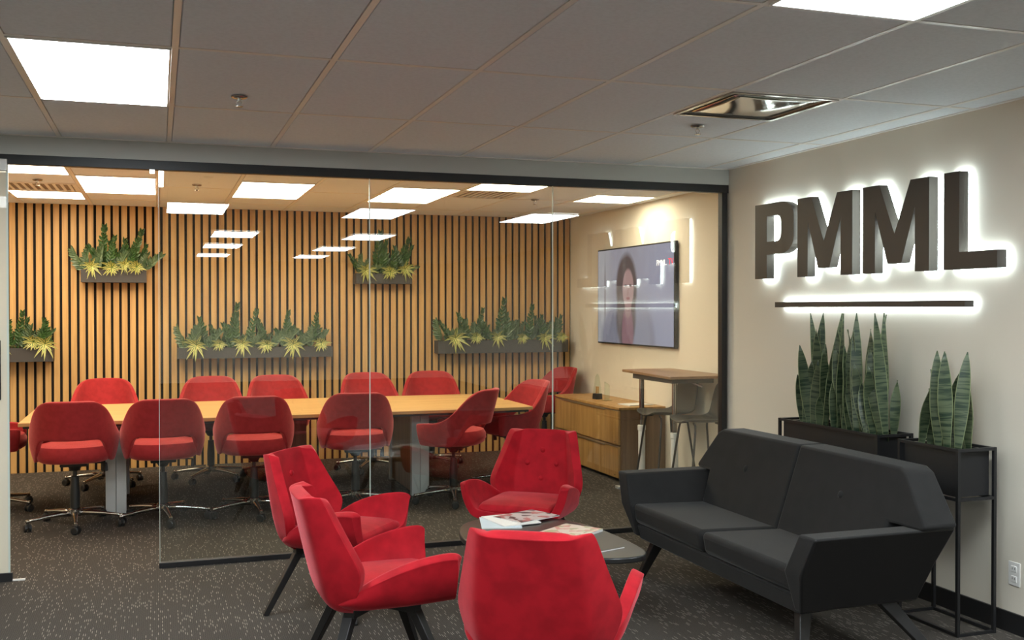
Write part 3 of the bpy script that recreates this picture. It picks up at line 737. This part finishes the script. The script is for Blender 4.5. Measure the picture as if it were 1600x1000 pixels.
# ------------------------------------------------------------------ lounge armchairs
def make_armchair(label):
    """front faces +Y"""
    t = empty('velvet_armchair', (0, 0, 0), 0, label, 'armchair', 'red velvet armchairs around the coffee table')
    lv = [(.345, -.165, .13, .045), (.362, -.212, .155, .085), (.405, -.233, .172, .122), (.455, -.246, .180, .150), (.505, -.258, .184, .170), (.545, -.268, .182, .166), (.63, -.288, .173, .135), (.73, -.310, .162, .104), (.798, -.326, .154, .086), (.808, -.330, .148, .076)]
    A = math.radians(56); rows = []
    for z, y0, wc, L_ in lv:
        r = []
        for s in (-1, 1):
            seq = [(wc + L_ * q * math.cos(A), y0 + L_ * q * math.sin(A)) for q in (1, .96, .6, .12)] + [(wc * .93, y0), (wc * .5, y0 - .004)]
            if s == -1: r += [(-x_, y_, z) for x_, y_ in seq] + [(0, y0 - .005, z)]
            else: r += [(x_, y_, z) for x_, y_ in reversed(seq)]
        rows.append(r)
    bk = MB().grid(rows).build('backrest', MT['velvet'], t, solid=.055, sub=2)
    # tufting buttons on the inner face
    for (bx_, bz) in ((0, .690), (-.095, .610), (.095, .610), (0, .520)):
        yb = -.264 - (bz - .515) * .215 + .030
        MB().lathe([(.0165, -.006), (.015, .001), (.010, .005), (.002, .006)], 12).build('button', MT['velvet'], bk, smooth=True, loc=(bx_, yb, bz), rot=(-PI / 2 + .2, 0, 0))
    ys_ = [-.190, -.175, -.12, -.03, .08, .175, .245, .272, .276]
    za = [.378, .398, .448, .500, .538, .556, .562, .555, .540]
    xo = [.165, .200, .262, .292, .302, .308, .311, .311, .310]
    rows = []
    for y, z, x in zip(ys_, za, xo):
        fz = .366 + .012 * max(0, (y - .1) / .2)
        h_ = [(x, z), (x * .985, z - .012), ((x + .25) / 2 + .01, (z + fz) / 2), (.252 if y > -.15 else .20, fz + .018), (.225 if y > -.15 else .18, fz), (.12, fz - .012)]
        rows.append([(-a, y, b) for a, b in h_] + [(0, y, fz - .015)] + [(a, y, b) for a, b in reversed(h_)])
    MB().grid(rows).build('arm_shell', MT['velvet'], t, solid=.05, sub=2)
    cu = []
    nx, ny = 8, 8
    m = MB()
    def cz(u, v): return .436 + .022 * (1 - u * u) * (1 - v * v) - .012 * (v > .8) 
    topr = [[(.225 * (-1 + 2 * i / nx) * (1 - .06 * (j < 1)), -.20 + .462 * j / ny, cz(-1 + 2 * i / nx, -1 + 2 * j / ny)) for i in range(nx + 1)] for j in range(ny + 1)]
    botr = [[(p[0], p[1], .376) for p in r] for r in topr]
    m.grid(topr); o1 = len(m.v); m.grid([list(r) for r in botr]); c_ = nx + 1
    ring = [j for j in range(c_)] + [c_ * r + nx for r in range(1, ny + 1)] + [c_ * ny + i for i in range(nx - 1, -1, -1)] + [c_ * r for r in range(ny - 1, 0, -1)]
    for a, b in zip(ring, ring[1:] + ring[:1]): m.f.append((a, b, b + o1, a + o1)); m.mi.append(0)
    m.build('seat_cushion', MT['velvet'], t, bevel=.022, seg=3, ang=50)
    for sx_ in (-1, 1):
        for sy in (-1, 1):
            MB().bar((sx_ * .13, sy * .12 - .01, .350), (sx_ * .275, sy * .255 - .01, .0), .050, .030, .040, .028).build('leg', MT['legwood'], t, bevel=.003)
    fr = MB().bar((-.17, -.155, .325), (.17, .135, .325), .05, None, .045); fr.bar((.17, -.155, .3245), (-.17, .135, .3245), .05, None, .045)
    fr.build('cross_frame', MT['legwood'], t, bevel=.003)
    return t
ac = make_armchair('red velvet armchair in the middle, seen from behind its side')
ac.location = (.885, 4.38, 0); ac.rotation_euler = (0, 0, az(89))
for p, a, l in (((.89, 5.46), 128, 'red velvet armchair nearest the swivel chairs, partly hidden, buttons visible'),
                ((2.09, 5.82), 219, 'red velvet armchair facing the camera beside the glass and the sofa'),
                ((1.35, 3.56), 32, 'red velvet armchair in the foreground with its back to the camera')):
    c = dup(ac, None, (p[0], p[1], 0), az(a)); c['label'] = l

# ------------------------------------------------------------------ sofa
so = empty('sofa', (0, 4.67, 0), 0, 'black two-seat sofa with faceted back and slanted legs', 'sofa')
def fab(mb, name, m, parent=so, b=.018, seg=3): return mb.build(name, m, parent, bevel=b, seg=seg, ang=25)
fab(MB().hexa([(2.66, -.80, .225), (3.22, -.80, .25), (3.22, .80, .25), (2.66, .80, .225)], [(2.63, -.83, .315), (3.25, -.83, .32), (3.25, .83, .32), (2.63, .83, .315)]), 'seat_frame', MT['sofa'], b=.010)
for s in (-1, 1):
    y0, y1 = (.004, .80) if s > 0 else (-.80, -.004)
    cu = fab(MB().hexa([(2.625, y0, .318), (3.12, y0, .325), (3.12, y1, .325), (2.625, y1, .318)], [(2.605, y0, .438), (3.08, y0, .425), (3.08, y1, .425), (2.605, y1, .438)]), 'seat_cushion', MT['sofa'], b=.032, seg=4)
    # faceted back half: polygon across Y and Z, leaning
    half_ = [(.004, .40), (.004, .852), (.78, .848), (.83, .825), (1.005, .615), (.985, .595), (.80, .604), (.775, .40)]
    fx = lambda z: 3.045 + (z - .40) * .34
    bk = MB(); n = len(half_); o0 = 0
    fr_ = [(fx(z) + (.03 if y > .9 else 0), s * y, z) for y, z in half_]; re_ = [((3.30 + (z - .4) * .12), s * y, z) for y, z in half_]
    bk.v = fr_ + re_; bk.f = [tuple(range(n)), tuple(n + i for i in reversed(range(n)))] + [(i, (i + 1) % n, n + (i + 1) % n, n + i) for i in range(n)]; bk.mi = [0] * len(bk.f)
    bo = fab(bk, 'back_cushion', MT['sofa'], b=.020)
    by, bz = s * .43, .665
    MB().lathe([(.022, -.010), (.019, .003), (.011, .009), (.002, .010)], 14).build('button', MT['sofa'], bo, smooth=True, loc=(fx(bz) + .002, by, bz), rot=(0, -PI / 2 + .3, 0))
    # arm: widest at the top, tapering down; leather outside
    ay = lambda v: s * v
    am = MB().hexa([(2.63, ay(.775), .245), (3.26, ay(.775), .275), (3.26, ay(.84), .275), (2.63, ay(.84), .245)],
                   [(2.585, ay(.80), .42), (3.29, ay(.80), .42), (3.29, ay(.905), .42), (2.585, ay(.905), .42)])
    am2 = MB()
    prof = [(.245, 2.635, 3.25, .785, .835), (.425, 2.585, 3.29, .775, .905), (.600, 2.600, 3.335, .865, .985)]
    for (z, xa, xb, yi, yo) in prof: am2.v += [(xa, ay(yi), z), (xb, ay(yi), z), (xb, ay(yo), z), (xa, ay(yo), z)]
    for k in range(2):
        for i in range(4): am2.f.append((k * 4 + i, k * 4 + (i + 1) % 4, k * 4 + 4 + (i + 1) % 4, k * 4 + 4 + i)); am2.mi.append(1 if i == 2 else 0)
    am2.f += [(0, 1, 2, 3), (8, 9, 10, 11)]; am2.mi += [0, 0]
    fab(am2, 'arm', [MT['sofa'], MT['leather']], b=.012)
    for (xa, xb, dy0, dy1) in ((2.74, 2.66, .70, .80), (3.14, 3.34, .70, .82)):
        MB().bar((xa, s * dy0, .255), (xb, s * dy1, 0), .070, .038, .050, .032, up=(0, 1, 0)).build('leg', MT['legwood'], so, bevel=.004)

# ------------------------------------------------------------------ coffee table and magazines
ct = empty('coffee_table', (1.80, 4.93, 0), 0, 'low black pebble-shaped coffee table between armchairs and sofa', 'table')
pts = []
base_pts = [(.36, -.55), (.40, -.30), (.36, .13), (.19, .45), (-.05, .51), (-.26, .38), (-.36, .05), (-.28, -.28), (-.05, -.45), (.18, -.58)]
n = len(base_pts)
for i in range(n):
    p0, p1, p2, p3 = (Vector(base_pts[(i + d) % n]) for d in (-1, 0, 1, 2))
    for k in range(5):
        t_ = k / 5
        pts.append(tuple(.5 * ((2 * p1) + (p2 - p0) * t_ + (2 * p0 - 5 * p1 + 4 * p2 - p3) * t_ ** 2 + (3 * p1 - p0 - 3 * p2 + p3) * t_ ** 3)))
MB().prism(pts, lambda a, b, d: (a, b, d), .392, .420).build('tabletop', MT['smoke'], ct, bevel=.006)
for a in (100, 220, 340):
    c, s = math.cos(math.radians(a)), math.sin(math.radians(a))
    MB().bar((c * .14, s * .14, .392), (c * .30, s * .32, 0), .04, .026).build('leg', MT['legwood'], ct, bevel=.003)
def magazine(x, y, z, rz, wx, wy, th, m, label):
    o = empty('magazine', (x, y, z), rz, label, 'magazine', 'magazines on the coffee table')
    MB().box(-wx / 2, wx / 2, -wy / 2, wy / 2, 0, th - .001).build('pages', MT['paper'], o)
    MB().box(-wx / 2 - .001, wx / 2 + .001, -wy / 2 - .001, wy / 2 + .001, th - .001, th).build('cover', m, o)
magazine(1.73, 5.26, .4202, -.25, .21, .28, .005, MT['bluepaper'], 'pale blue leaflet at the bottom of the magazine pile')
magazine(1.80, 5.29, .4254, .15, .22, .28, .006, MT['paper'], 'white brochure in the middle of the magazine pile')
magazine(1.90, 5.32, .4316, -1.15, .22, .29, .006, MT['mag_dark'], 'dark collage magazine on top of the pile')
magazine(1.98, 4.90, .4202, -.95, .225, .30, .014, MT['mag_pink'], 'thick pink and cream magazine near the table edge')
magazine(1.95, 4.58, .4202, -1.25, .21, .28, .006, MT['smoke'], 'glossy black folder at the sofa end of the coffee table')

# ------------------------------------------------------------------ planter stands with snake plants
def stand(y0, y1, label):
    o = empty('planter_stand', (3.712, (y0 + y1) / 2, 0), 0, label, 'planter', 'black metal planter stands behind the sofa')
    hx_, hy_, H_, t_ = .108, (y1 - y0) / 2, .90, .016
    fr = MB()
    for sx_ in (-1, 1):
        for sy in (-1, 1): fr.box(sx_ * hx_ - t_ / 2, sx_ * hx_ + t_ / 2, sy * hy_ - t_ / 2, sy * hy_ + t_ / 2, 0, H_)
    for z in (.008, .655, H_ - .008):
        for sx_ in (-1, 1): fr.box(sx_ * hx_ - t_ / 2 + .001, sx_ * hx_ + t_ / 2 - .001, -hy_, hy_, z - .007, z + .007)
        for sy in (-1, 1): fr.box(-hx_, hx_, sy * hy_ - t_ / 2 + .001, sy * hy_ + t_ / 2 - .001, z - .007, z + .007)
    fr.build('frame', MT['black'], o)
    b = MB(); a, c = hx_ - .012, hy_ - .022
    b.box(-a, a, -c, c, .665, .675); b.box(-a, -a + .005, -c, c, .675, .885); b.box(a - .005, a, -c, c, .675, .885); b.box(-a + .005, a - .005, -c, -c + .005, .675, .885); b.box(-a + .005, a - .005, c - .005, c, .675, .885)
    bx = b.build('box', MT['blackpaint'], o)
    MB().box(-a + .006, a - .006, -c + .006, c - .006, .68, .860).build('soil', MT['soil'], o)
    pb = MB(); r_ = random.Random(3)
    for i in range(int(260 * (y1 - y0))):
        x_, y_ = r_.uniform(-a + .02, a - .02), r_.uniform(-c + .02, c - .02); q = r_.uniform(.008, .015)
        pb.lathe([(q * .3, -q * .5), (q, 0), (q * .75, q * .45), (q * .2, q * .62)], 6, (x_, y_, .862))
    tag(pb.build('pebbles', MT['pebble'], o, smooth=True), kind='stuff')
    return o
stand(4.56, 5.47, 'long black metal planter stand behind the far half of the sofa')
stand(3.975, 4.385, 'short black metal planter stand behind the near end of the sofa')
def leaf_mesh(h, w_, bend, twist, seed):
    r = random.Random(seed); m = MB(); rows = []; n = 12
    prof = [(0, .38), (.1, .50), (.25, .74), (.45, 1.0), (.62, .97), (.76, .80), (.87, .54), (.95, .25), (1, .02)]
    for i in range(n + 1):
        t_ = i / n; ww = w_ / 2 * smooth_interp(t_, prof); a = twist * t_; dx = bend * t_ * t_
        row = []
        for q in (-1, -.88, -.45, 0, .45, .88, 1):
            x_ = q * ww; y_ = .16 * ww * (abs(q)) ** 1.5 + .004 * math.sin(t_ * 9 + seed) * q
            row.append((x_ * math.cos(a) - y_ * math.sin(a), x_ * math.sin(a) + y_ * math.cos(a) + dx, t_ * h))
        rows.append(row)
    m.grid(rows)
    m.mi = [1 if (i % 6) in (0, 5) else 0 for i in range(len(m.f))]
    return m.mesh('leaf', [MT['snake'], MT['snake_edge']])
def leafobj(parent, me, loc, rot):
    o = share('leaf', me, parent, loc, rot)
    for p in me.polygons: p.use_smooth = True
    md = o.modifiers.new('solid', 'SOLIDIFY'); md.thickness = .0025; md.offset = 0
    return o
LM = [leaf_mesh(.69, .068, .03, .5, 1), leaf_mesh(.60, .066, -.03, -.6, 2), leaf_mesh(.50, .072, .05, .7, 3), leaf_mesh(.41, .068, -.05, -.4, 4), leaf_mesh(.32, .060, .06, .8, 5), leaf_mesh(.22, .050, .05, .3, 6)]
def snake_plant(y0, n, hs, label, seed, spread):
    r = random.Random(seed); o = empty('snake_plant', (3.712, y0, .858), 0, label, 'plant', 'snake plants in the black stands')
    for i in range(n):
        me = LM[hs[i % len(hs)]]
        yy = spread * (2 * (i + .5) / n - 1) + r.uniform(-.02, .02); xx = r.uniform(-.06, .06)
        leafobj(o, me, (xx, yy, 0), (r.uniform(-.16, .16) - .10 * yy / max(spread, .01), r.uniform(-.17, .12), -.63 + r.choice((0, PI)) + r.uniform(-.75, .75)))
for k, (yy, lab) in enumerate(((5.28, 'tall snake plant at the far end of the long planter'), (5.07, 'tall dense snake plant left of the middle of the long planter'), (4.86, 'tall snake plant right of the middle of the long planter'), (4.68, 'tall snake plant at the near end of the long planter'))):
    snake_plant(yy, 11, [[0, 3, 2, 1, 4, 0, 3, 2, 4, 1, 5], [2, 0, 4, 3, 1, 2, 0, 4, 3, 5, 2], [3, 1, 0, 4, 2, 3, 0, 2, 4, 1, 3], [0, 4, 2, 0, 3, 1, 4, 2, 5, 3, 4]][k], lab, 20 + k * 7, .10)
snake_plant(4.185, 14, [2, 4, 3, 2, 5, 4, 2, 3, 4, 3, 5], 'shorter snake plant in the short planter', 77, .13)

# ------------------------------------------------------------------ planters on the slat wall
def frond_mesh(h, lean, seed):
    r = random.Random(seed); m = MB(); n = 11
    pts_ = [Vector((lean * (i / n) ** 1.6, 0, h * i / n)) for i in range(n + 1)]
    m.tube(pts_, .006, 5, 1, r1=.0025)
    for i in range(2, n + 1):
        p = pts_[i]; t_ = i / n; ll = (.066 if t_ < .8 else .052) * r.uniform(.85, 1.1)
        for s in (-1, 1):
            up = .72 + .42 * t_ + r.uniform(-.1, .1); fy = r.uniform(-.5, .1)
            d = Vector((s * math.cos(up), fy * .7, math.sin(up))).normalized(); sd = d.cross(Vector((0, -1, .15 * s))).normalized(); nn = sd.cross(d)
            q = lambda u, w_, h_=0: p + d * ll * u + sd * ll * w_ + nn * h_
            m.add([q(0, 0), q(.22, .17, .003), q(.55, .21, .004), q(.85, .10, .002), q(1, 0), q(.85, -.10, .002), q(.55, -.21, .004), q(.22, -.17, .003), q(.5, 0, -.005)],
                  [(k, (k + 1) % 8, 8) for k in range(8)])
    return m
def rosette_mesh(L_, seed):
    """spiky rosette opening towards the room (-Y) and up"""
    r = random.Random(seed); m = MB(); n = 15
    for i in range(n):
        a = 2 * PI * i / n + r.uniform(-.12, .12); up = math.sin(a); l = L_ * r.uniform(.58, 1.15) * (1.0 if up > -.3 else .85)
        d = Vector((math.cos(a), -r.uniform(.25, .75), up * .95 + .12)).normalized(); rows = []
        tv_ = d.cross(Vector((0, -1, .2))).normalized()
        for k in range(7):
            t_ = k / 6; ww = .0105 * (1 - t_ ** 2.0) * min(1, .45 + t_ * 2.2) + .0005
            p = d * l * t_ + Vector((0, -.02 * t_, -.30 * l * t_ * t_))
            rows.append([p + tv_ * ww * q + Vector((0, -.003 * abs(q), 0)) for q in (-1, -.5, .5, 1)])
        b0 = len(m.f); m.grid(rows)
        for j in range(b0, len(m.f)): m.mi[j] = 1 if (j - b0) % 3 == 1 else 0
    return m
FR = [frond_mesh(.34, .03, 1).mesh('frond', [MT['zz'], MT['zz']]), frond_mesh(.27, -.05, 2).mesh('frond', [MT['zz'], MT['zz']]), frond_mesh(.20, .07, 3).mesh('frond', [MT['zz2'], MT['zz']]), frond_mesh(.15, .10, 4).mesh('frond', [MT['zz2'], MT['zz']])]
RO = [rosette_mesh(.135, 5).mesh('rosette', [MT['yellow'], MT['stripe']]), rosette_mesh(.12, 9).mesh('rosette', [MT['yellow'], MT['stripe']])]
def wall_planter(x0, x1, z0, z1, fronds, rosettes, label, place):
    yf, yb = BY - .20, BY - .023
    o = empty('slat_planter', ((x0 + x1) / 2, BY - .022, z0), 0, label, 'planter', 'planter boxes on the slat wall')
    hw = (x1 - x0) / 2; h_ = z1 - z0; b = MB(); d = yb - yf; t_ = .008
    b.box(-hw, hw, -d, -d + t_, 0, h_); b.box(-hw, hw, -t_, 0, 0, h_); b.box(-hw, -hw + t_, -d + t_, -t_, 0, h_); b.box(hw - t_, hw, -d + t_, -t_, 0, h_); b.box(-hw + t_, hw - t_, -d + t_, -t_, 0, t_)
    b.build('box', MT['box'], o)
    MB().box(-hw + t_, hw - t_, -d + t_, -t_, t_, h_ - .02).build('soil', MT['soil'], o)
    zb = z0 + h_ - .022; r = random.Random(int(x0 * 100) + 999)
    pl = empty('zz_plant', ((x0 + x1) / 2, (yf + yb) / 2, zb), 0, 'dark green feathery fronds ' + place, 'plant', 'green foliage plants in the wall planters')
    for (fx_, kind, rx, sc) in fronds:
        ob = share('frond', FR[kind], pl, (fx_, r.uniform(-.03, .05), 0), (r.uniform(.0, .25), rx, r.uniform(-.4, .4)), (sc, sc, sc))
    for i, (rx_, zz, sc) in enumerate(rosettes):
        q = share('rosette_plant', RO[i % 2], None, ((x0 + x1) / 2 + rx_, yf + .012, zb + .050 + zz), (0, r.uniform(-.3, .3), r.uniform(-.2, .2)), (sc, sc, sc))
        tag(q, 'yellow-striped spiky rosette ' + ['first', 'second', 'third', 'fourth', 'fifth', 'sixth', 'seventh'][i] + ' from the left ' + place, 'plant', 'yellow striped rosettes in the wall planters')
def spread(hw, n, seed, tall):
    r = random.Random(seed); out = []
    for i in range(n):
        x_ = -hw * .9 + 1.8 * hw * (i + .5) / n + r.uniform(-.02, .02)
        kind = r.choice([2, 3, 3, 2, 1]); out.append((x_, kind, r.uniform(-.5, .5), r.uniform(.85, 1.1)))
    for (x_, kd, ro, sc) in tall: out.append((x_, kd, ro, sc))
    return out
wall_planter(-.695, -.105, 1.822, 1.945, spread(.29, 13, 1, [(-.10, 0, -.05, 1.22), (-.05, 0, .10, .95), (.14, 0, .18, 1.15), (.06, 1, -.12, 1.05), (.10, 1, .25, 1.1), (.02, 2, 0, 1.1), (-.26, 2, -.8, 1.1), (.26, 2, .5, 1.1)]), [(-.20, 0, .9), (-.02, -.01, 1.15), (.10, .02, .75), (.20, 0, 1.1)], 'short planter box at the upper left of the slat wall', 'in the upper left planter')
wall_planter(1.94, 2.53, 1.828, 1.935, spread(.28, 12, 2, [(-.06, 0, -.02, 1.25), (-.02, 0, .05, 1.0), (.14, 0, .28, 1.15), (.18, 0, .32, .95), (.02, 1, .1, 1.1), (-.22, 1, -.45, .9)]), [(-.20, 0, 1.05), (.06, -.01, 1.15), (.22, .02, .95)], 'short planter box at the upper right of the slat wall', 'in the upper right planter')
wall_planter(-1.56, -.942, 1.070, 1.200, spread(.29, 13, 3, [(0, 0, 0, 1.0), (.04, 0, .15, .85), (.16, 1, .55, 1.0), (-.12, 1, -.1, 1.0), (-.2, 0, -.1, .9)]), [(-.16, 0, 1.0), (.14, .03, 1.1), (.24, .01, 1.1)], 'planter box low on the slat wall at the far left', 'in the far left planter')
wall_planter(.176, 1.695, 1.076, 1.180, spread(.75, 32, 4, [(-.50, 1, 0, 1.1), (-.25, 0, .05, 1.25), (-.20, 0, -.1, 1.0), (-.08, 0, .15, 1.1), (.10, 1, -.1, 1.05), (.28, 0, 0, 1.05), (.33, 1, .1, 1.1), (.55, 0, .12, 1.0), (.62, 1, .1, 1.0), (-.66, 2, -.7, 1.1)]), [(-.58, 0, 1.15), (-.36, .01, .95), (-.14, .01, 1.0), (.10, 0, 1.15), (.36, 0, 1.15), (.64, .01, 1.15)], 'long planter box low on the slat wall behind the far chairs', 'in the long left planter')
wall_planter(2.813, 4.297, 1.088, 1.224, spread(.73, 32, 5, [(-.42, 1, -.1, 1.1), (-.30, 0, .1, 1.0), (-.02, 0, 0, 1.3), (.04, 1, .1, 1.1), (.30, 0, 0, 1.1), (.45, 1, .1, 1.0), (.60, 1, .2, .9), (-.66, 2, -.6, 1.1)]), [(-.55, 0, 1.2), (-.32, .01, 1.05), (-.08, .01, .9), (.20, 0, 1.0), (.46, 0, 1.0), (.66, .01, 1.0)], 'long planter box low on the slat wall near the television', 'in the long right planter')
